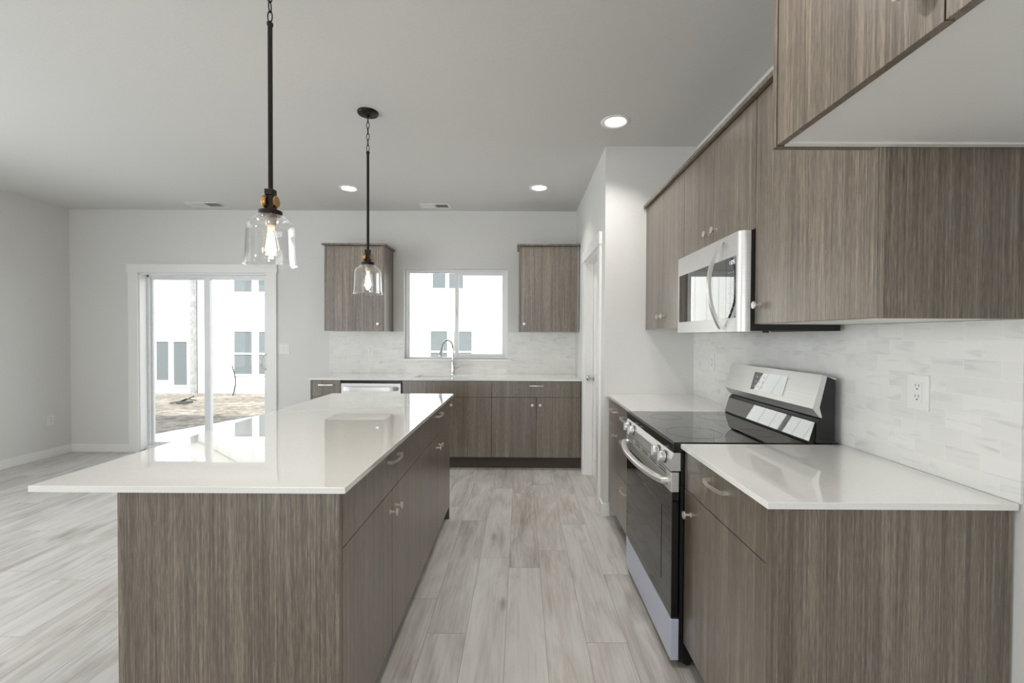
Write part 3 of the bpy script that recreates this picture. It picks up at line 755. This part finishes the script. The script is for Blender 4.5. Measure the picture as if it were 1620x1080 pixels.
# ------------------------------------------------------------------ microwave
SEG = {'0':'abcdef','1':'bc','2':'abged','3':'abgcd','4':'fgbc','5':'afgcd','6':'afgedc','7':'abc','8':'abcdefg','9':'abcfgd'}
def digit(m, ch, x, yc, zc, w=0.008, h=0.015, th=0.0016):
    """seven-segment digit on the plane x, facing -x (increasing reading direction is -y)"""
    S = {'a':(0,1,'h'),'g':(0,0,'h'),'d':(0,-1,'h'),'f':(-1,0.5,'v'),'b':(1,0.5,'v'),'e':(-1,-0.5,'v'),'c':(1,-0.5,'v')}
    for s in SEG[ch]:
        a, b, o = S[s]; y = yc - a*w/2; z = zc + b*h/2
        if o == 'h': m.box(x-0.0003, x, y-w/2, y+w/2, z-th/2, z+th/2)
        else: m.box(x-0.0003, x, y-th/2, y+th/2, z-h/4, z+h/4)
def microwave():
    t = thing('microwave_oven', (1.1, 2.149, 1.362), 'stainless over-the-range microwave with a curved bar handle, hung above the stove', 'microwave')
    y0, y1 = 1.7705, 2.5275; z0, z1 = 1.364, 1.768
    MB().box(0.917, 1.276, y0, y1, z0+0.004, z1).build('body', M['blackmat'], t)
    xf = 0.873; ys = 1.886
    def shell(a, b, name, bev_lo, bev_hi):
        """stainless front with rounded ends"""
        m = MB(); pr = []
        if bev_lo: pr += [(0.9165, a), (0.905, a), (0.886, a+0.006), (0.876, a+0.016), (xf, a+0.030)]
        else: pr += [(0.9165, a), (xf, a)]
        if bev_hi: pr += [(xf, b-0.080), (0.878, b-0.050), (0.888, b-0.022), (0.902, b-0.004), (0.9165, b)]
        else: pr += [(xf, b), (0.9165, b)]
        m.prism(pr, 2, z0, z1)
        return m.build(name, M['steel'], t, smooth=True)
    ctl = shell(y0, ys-0.0008, 'control_side', True, False)
    door = shell(ys+0.0008, y1, 'door', False, True)
    zl, zh = 1.421, 1.672
    MB().box(xf-0.0012, xf-0.0001, 1.803, ys-0.0008, zl, zh).build('control_glass', M['mirrorglass'], ctl)
    g = MB().box(xf-0.0012, xf-0.0001, ys+0.0008, 2.440, zl, zh).build('door_glass', M['mirrorglass'], door)
    MB().box(xf-0.0016, xf-0.0012, 2.02, 2.385, zl+0.035, zh-0.035).build('viewing_window', M['mwwindow'], g)
    # buttons and clock
    k = MB(); x = xf-0.0012
    for r_ in range(9):
        for c_ in range(3):
            k.box(x-0.0003, x, 1.820+c_*0.020, 1.826+c_*0.020, 1.440+r_*0.021, 1.4425+r_*0.021)
    k.build('buttons', M['mark'], ctl)
    c = MB()
    digit(c, '1', x, 1.859, 1.650); digit(c, '0', x, 1.835, 1.650); digit(c, '5', x, 1.819, 1.650)
    c.box(x-0.0003, x, 1.8465, 1.8485, 1.653, 1.655).box(x-0.0003, x, 1.8465, 1.8485, 1.645, 1.647)
    c.build('clock_digits', M['icon'], ctl)
    # handle
    h = MB(); pts = [(xf, 1.912, z0+0.018)]
    for q in range(21):
        s = -1+2*q/20; pts.append((xf-0.012-0.052*(1-s*s), 1.912, (z0+z1)/2+s*0.186))
    pts.append((xf, 1.912, z1-0.018))
    h.tube(pts, 0.01, 12, flat=((0,1,0), 0.011, 0.006)); h.build('handle', M['steelh'], door)
    # underside grille and lamp
    MB().box(0.95, 1.05, 1.86, 2.44, z0, z0+0.0035).build('grease_filter', M['steel'], t)
    MB().cyl((1.0, 1.81, z0-0.004), (0,0,1), 0.012, 0.0075, 16).build('rubber_foot', M['blackmat'], t)
microwave()

# ------------------------------------------------------------------ pendants
def pendant(loc, label):
    x, y = loc; t = thing('pendant_light', (x, y, H), label, 'pendant lamp', 'pendants over the island')
    MB().lathe([(0,0),(0.064,0),(0.064,0.008),(0.060,0.014),(0.030,0.020),(0.008,0.022),(0.008,0.030),(0,0.030)], (x,y,H), (0,0,-1), 40).build('canopy', M['bronze'], t, smooth=True)
    ch = MB(); z = H-0.028; n = 6
    top, bot = H-0.028, 2.505; lk = (top-bot)/n
    for k in range(n):
        zc = top-lk*(k+0.5); pts = []
        for q in range(16):
            a = 2*PI*q/16; u = 0.0085*math.cos(a); v = (lk/2+0.003)*math.sin(a)
            pts.append((x+(u if k % 2 else 0), y+(0 if k % 2 else u), zc+v))
        ch.tube(pts, 0.0022, 8, closed=True)
    ch.build('chain', M['bronze'], t, smooth=True)
    r = MB(); r.lathe([(0,0),(0.006,0),(0.011,0.006),(0.011,0.014),(0.0082,0.02),(0.0082,2.505-1.882),(0,2.505-1.882)], (x,y,2.505), (0,0,-1), 18); r.build('rod', M['bronze'], t, smooth=True)
    yk = MB(); yk.box(x-0.016, x+0.016, y-0.015, y+0.015, 1.862, 1.884, 0.003).box(x-0.006, x+0.018, y-0.012, y+0.012, 1.806, 1.862, 0.002); yk.build('swivel_bracket', M['bronze'], t)
    wh = MB(); wh.lathe([(0,0),(0.024,0),(0.026,0.003),(0.026,0.013),(0.024,0.016),(0,0.016)], (x-0.0065, y, 1.838), (-1,0,0), 28)
    wh.lathe([(0,0),(0.020,0),(0.022,0.003),(0.020,0.006),(0,0.006)], (x+0.0185, y, 1.838), (1,0,0), 28); wh.build('brass_wheel', M['brass'], t, smooth=True)
    MB().lathe([(0,0),(0.034,0),(0.040,0.003),(0.040,0.016),(0.037,0.019),(0,0.019)], (x,y,1.806), (0,0,-1), 36).build('cap', M['bronze'], t, smooth=True)
    MB().lathe([(0,0),(0.020,0),(0.021,0.012),(0.018,0.014),(0.0185,0.030),(0.016,0.038),(0,0.038)], (x,y,1.787), (0,0,-1), 28).build('socket', M['socket'], t, smooth=True)
    # glass bell
    g = MB(); prof = [(0.038,1.788),(0.048,1.7855),(0.054,1.780),(0.056,1.775),(0.064,1.772),(0.074,1.765),(0.0805,1.755),(0.0835,1.742),(0.0845,1.720),(0.0855,1.685),(0.0870,1.650),(0.0890,1.622),(0.0910,1.612),(0.0945,1.606),(0.0945,1.603),(0.0915,1.6025),(0.0885,1.612),(0.0862,1.625),(0.0844,1.655),(0.0829,1.690),(0.0819,1.720),(0.0808,1.740),(0.0780,1.752),(0.0725,1.761),(0.063,1.768),(0.053,1.771),(0.051,1.777),(0.046,1.782),(0.038,1.784)]
    prof = [(r_*0.965 if r_ > 0.05 else r_, z_) for r_, z_ in prof]
    g.lathe(prof, (x,y,0), (0,0,1), 48, closed=True); g.build('glass_shade', M['shade'], t, smooth=True)
    b = MB(); b.lathe([(0.013,1.750),(0.0135,1.742),(0.018,1.722),(0.026,1.694),(0.031,1.670),(0.0315,1.660),(0.029,1.645),(0.021,1.632),(0.010,1.626),(0,1.625)], (x,y,0), (0,0,1), 32)
    bo = b.build('bulb', M['bulbglass'], t, smooth=True)
    fm = MB()
    for k in range(6):
        a = 2*PI*k/6; r1, r2 = 0.008, 0.017
        fm.tube([(x+r1*math.cos(a), y+r1*math.sin(a), 1.722), (x+(r1+r2)/2*math.cos(a+0.2), y+(r1+r2)/2*math.sin(a+0.2), 1.69), (x+r2*math.cos(a+0.3), y+r2*math.sin(a+0.3), 1.655)], 0.0028, 6)
    fm.lathe([(0,1.735),(0.006,1.728),(0.008,1.70),(0.006,1.665),(0,1.66)], (x,y,0), (0,0,1), 12)
    fm.build('filament', M['filament'], bo, smooth=True)
    l = bpy.data.lights.new('pendant_glow', 'POINT'); l.energy = 2.2; l.color = (1, 0.84, 0.62); l.shadow_soft_size = 0.008
    lo = bpy.data.objects.new('pendant_glow', l); COL.objects.link(lo); lo.location = (x, y, 1.642)
    lo.parent = t; lo.matrix_parent_inverse = t.matrix_world.inverted()
pendant((-0.936, 1.660), 'nearer glass bell pendant on a black rod, hanging over the front of the island')
pendant((-0.970, 2.815), 'farther glass bell pendant over the island, with its round black ceiling canopy visible')

# ------------------------------------------------------------------ recessed lights, vents
def recessed(x, y, label, power=5.0, spread=110):
    t = thing('recessed_light', (x, y, H), label, 'ceiling light', 'recessed downlights')
    MB().lathe([(0.066,0.0002),(0.066,0.003),(0.076,0.008),(0.090,0.006),(0.095,0.002),(0.095,0.0002)], (x,y,H), (0,0,-1), 48, closed=True).build('trim_ring', M['trim'], t, smooth=True)
    MB().lathe([(0,0.0002),(0.065,0.0002),(0.065,0.003),(0,0.004)], (x,y,H), (0,0,-1), 40).build('lens', M['lens'], t, smooth=True)
    l = bpy.data.lights.new('downlight', 'AREA'); l.shape = 'DISK'; l.size = 0.12; l.energy = power; l.color = (1, 0.965, 0.92); l.spread = math.radians(spread)
    lo = bpy.data.objects.new('downlight', l); COL.objects.link(lo); lo.location = (x, y, H-0.012)
    lo.parent = t; lo.matrix_parent_inverse = t.matrix_world.inverted()
recessed(0.615, 2.925, 'large-looking recessed ceiling light nearest the camera, beside the right wall cabinets')
recessed(-1.652, 4.262, 'recessed ceiling light left of the far pendant rod, before the left wall cabinet', 3.5)
recessed(0.171, 4.225, 'recessed ceiling light in front of the wall cabinet right of the window', 3.5)

# unseen downlights added to brighten the counters, island and cabinet fronts
recessed(-1.65, 1.05, 'added unseen ceiling light on the living side, brightening the room', 5, 165)
recessed(-0.45, 0.35, 'added unseen ceiling light over the aisle close to the camera, brightening the room', 4, 165)
recessed(0.05, 1.25, 'added unseen ceiling light over the aisle, brightening the near countertop and wall cabinets', 15, 170)
recessed(-2.9, -0.6, 'added unseen ceiling light far behind the camera, brightening the room', 20, 165)

def vent(x0, x1, y0, y1, label):
    t = thing('ceiling_vent', ((x0+x1)/2, (y0+y1)/2, H), label, 'vent', 'ceiling air vents')
    f = MB(); z0 = H-0.006; xm = (x0+x1)/2
    f.box(x0, x1, y0, y0+0.022, z0, H-0.0003).box(x0, x1, y1-0.022, y1, z0, H-0.0003).box(x0, x0+0.022, y0+0.022, y1-0.022, z0, H-0.0003).box(x1-0.022, x1, y0+0.022, y1-0.022, z0, H-0.0003).box(xm-0.006, xm+0.006, y0+0.022, y1-0.022, z0, H-0.0003)
    f.build('frame', M['trim'], t)
    MB().box(x0+0.022, x1-0.022, y0+0.022, y1-0.022, H-0.0015, H-0.0003).build('duct_opening', M['blackmat'], t)
    s = MB(); n = 7
    for half in (0, 1):
        a = x0+0.024 if half == 0 else xm+0.008; b_ = xm-0.008 if half == 0 else x1-0.024
        for k in range(n):
            if half == 0:
                yc = y0+0.03+(y1-y0-0.06)*k/(n-1); s.box(a, b_, yc-0.0065, yc+0.0065, z0+0.0005, z0+0.0016)
            else:
                xc = a+(b_-a)*(k+0.5)/n; s.box(xc-0.0012, xc+0.0012, y0+0.022, y1-0.022, z0+0.0005, H-0.0016)
    s.build('louvers', M['trim'], t)
vent(-3.60, -3.22, 4.72, 4.90, 'white ceiling air vent near the back wall above the sliding door')
vent(-1.09, -0.77, 4.74, 4.90, 'white ceiling air vent near the back wall above the kitchen window')

# ------------------------------------------------------------------ outlets and switches
def plate(kind, axis, sgn, face, a, z, gangs, label, cat, w=None):
    """wall plate; surface plane at face, sticking out towards -sgn"""
    name = 'wall_outlet' if kind == 'outlet' else 'light_switch'
    t = thing(name, P(axis, face, a, z), label, cat)
    ww = w or (0.070 + 0.046*(gangs-1)); hh = 0.114
    m = MB(); box_in(axis, -sgn, face, 0.005, a-ww/2, a+ww/2, z-hh/2, z+hh/2, m, 0.0018); m.build('cover_plate', M['plastic'], t)
    f2 = face - sgn*0.005
    for g_ in range(gangs):
        ac = a + (g_-(gangs-1)/2)*0.046
        m = MB(); box_in(axis, -sgn, f2+sgn*0.0001, 0.0018, ac-0.0165, ac+0.0165, z-0.0335, z+0.0335, m, 0.0006)
        ins = m.build('receptacle' if kind == 'outlet' else 'rocker', M['plastic'], t)
        f3 = f2 - sgn*0.0017
        if kind == 'outlet':
            s = MB()
            for zz in (z+0.017, z-0.017):
                for da in (-0.006, 0.006): box_in(axis, -sgn, f3, 0.0004, ac+da-0.001, ac+da+0.001, zz+0.001, zz+0.009, s)
                s.cyl(P(axis, f3, ac, zz-0.006), outv(axis, sgn), 0.0026, 0.0004, 12)
            s.build('slots', M['slot'], ins)
plate('outlet', 0, 1, XT, 1.436, 1.166, 1, 'white wall outlet on the marble tile above the near right countertop', 'outlet', 0.078)
plate('outlet', 0, 1, XT, 2.976, 1.170, 1, 'white wall outlet on the marble tile behind the stove towards the pantry', 'outlet')
plate('outlet', 1, 1, YT, -1.696, 1.172, 1, 'white wall outlet on the tile left of the kitchen window', 'outlet')
plate('switch', 1, 1, YT, 0.024, 1.182, 2, 'white double light switch on the tile right of the kitchen window', 'light switch')
plate('switch', 1, 1, YB, -2.680, 1.182, 2, 'white double light switch on the painted wall beside the sliding door', 'light switch')
plate('outlet', 0, -1, XL, 4.800, 0.405, 1, 'white wall outlet low on the left wall', 'outlet')

# ------------------------------------------------------------------ outdoors
struct(MB().box(-22, 14, 5.3, 26, -0.32, -0.12).build('yard_ground', M['dirt']))
pt = MB(); pt.prism([(-5.6, 5.19), (1.5, 5.19), (1.5, 8.9), (-3.9, 8.75), (-4.35, 8.35), (-5.25, 6.1)], 2, -0.119, -0.075); struct(pt.build('patio_slab', M['concrete']))

def ext_window(parent, x0, x1, z0, z1, y, split=None):
    f = MB(); e = 0.05
    f.box(x0-e, x1+e, y-0.03, y-0.001, z1, z1+e).box(x0-e, x1+e, y-0.03, y-0.001, z0-e, z0).box(x0-e, x0, y-0.03, y-0.001, z0, z1).box(x1, x1+e, y-0.03, y-0.001, z0, z1)
    if split: f.box(x0, x1, y-0.03, y-0.001, split-0.02, split+0.02)
    o = f.build('window', M['vinyl'], parent)
    MB().box(x0+0.001, x1-0.001, y-0.012, y-0.002, z0+0.001, z1-0.001).build('pane', M['extglass'], o)
Y1 = 11.0
hn = thing('neighbor_house', (-11, Y1+2, -0.12), 'white lap-sided house seen at the left through the sliding door, with a glazed entry', 'house')
MB().box(-15, -8.15, Y1, Y1+6, -0.12, 5.6).build('wall', M['siding'], hn)
MB().box(-8.14, -8.05, Y1-0.12, Y1-0.001, -0.12, 5.6).build('corner_column', M['stone'], hn)
ext_window(hn, -9.05, -8.74, 0.20, 1.16, Y1)
ext_window(hn, -8.62, -8.28, 0.08, 1.16, Y1)
MB().prism([(Y1-0.4, 5.6), (Y1+6.4, 5.6), (Y1+3, 7.6)], 0, -15.4, -8.15).build('roof', M['roof'], hn)
hm = thing('neighbor_house', (-1, 13, -0.12), 'white board-and-batten house with a small gable, seen through door and kitchen window', 'house')
Y2 = 11.35
MB().box(-8.0, 8.0, Y2, Y2+6, -0.12, 6.0).build('wall', M['batten'], hm)
MB().prism([(Y2-0.5, 6.0), (Y2+6.5, 6.0), (Y2+3, 8.0)], 0, -7.9, 8.4).build('roof', M['roof'], hm)
s = Y1/12.0
gx0, gx1 = -8.03, -5.38
gb = MB(); gb.prism([(gx0, -0.12), (gx1, -0.12), (gx1, 3.15), ((gx0+gx1)/2, 3.85), (gx0, 3.15)], 1, Y1, Y2-0.001); gb.build('gable_wall', M['batten'], hm)
gr = MB(); xm = (gx0+gx1)/2
for sg in (-1, 1):
    e = xm+sg*(gx1-xm+0.0)
    gr.prism([(xm, 3.87), (e, 3.165), (e, 3.30), (xm, 4.01)], 1, Y1-0.45, Y2-0.001)
gr.build('gable_roof', M['trim'], hm)
for (a, b, lo, hi, sp_) in ((-7.11, -6.66, 0.36, 1.42, 0.87), (-6.50, -6.05, 0.36, 1.42, 0.87), (-7.11, -6.66, 2.40, 3.02, None), (-6.50, -6.05, 2.40, 3.02, None)):
    ext_window(hm, a, b, lo, hi, Y1, sp_)
for (a, b, lo, hi, sp_) in ((-2.30, -1.87, 0.55, 1.45, 0.93), (-1.70, -1.25, 0.55, 1.45, 0.93), (-2.25, -1.92, 2.55, 3.15, None), (-1.83, -1.47, 2.55, 3.15, None)):
    ext_window(hm, a, b, lo, hi, Y2, sp_)
# conduit sticking out of the ground, debris
cd = MB(); pts = []
for k in range(13):
    u = k/12; pts.append((-6.90+0.075*math.sin(u*PI)-0.02*u, 10.6, -0.12+u*0.72))
cd.tube(pts, 0.014, 8); tag(cd.build('bent_conduit', M['pipe'], smooth=True), 'thin bent dark conduit sticking up from the dirt outside the sliding door', 'pipe')
db = thing('debris', (-7.1, 9.4, -0.12), 'dark crumpled metal scrap lying on the dirt outside the sliding door', 'debris')
m = MB(); m.tube([(-7.34, 9.25, -0.105), (-7.22, 9.3, -0.08), (-7.12, 9.35, -0.06), (-6.96, 9.42, 0.03)], 0.014, 8); m.tube([(-7.22, 9.25, -0.10), (-7.08, 9.35, -0.02), (-6.93, 9.45, -0.07)], 0.012, 8); m.build('rod', M['pipe'], db)
m = MB(); m.prism([(-7.2, 9.25), (-7.02, 9.22), (-6.98, 9.42), (-7.14, 9.45)], 2, -0.115, -0.075); m.build('plate', M['slot'], db)
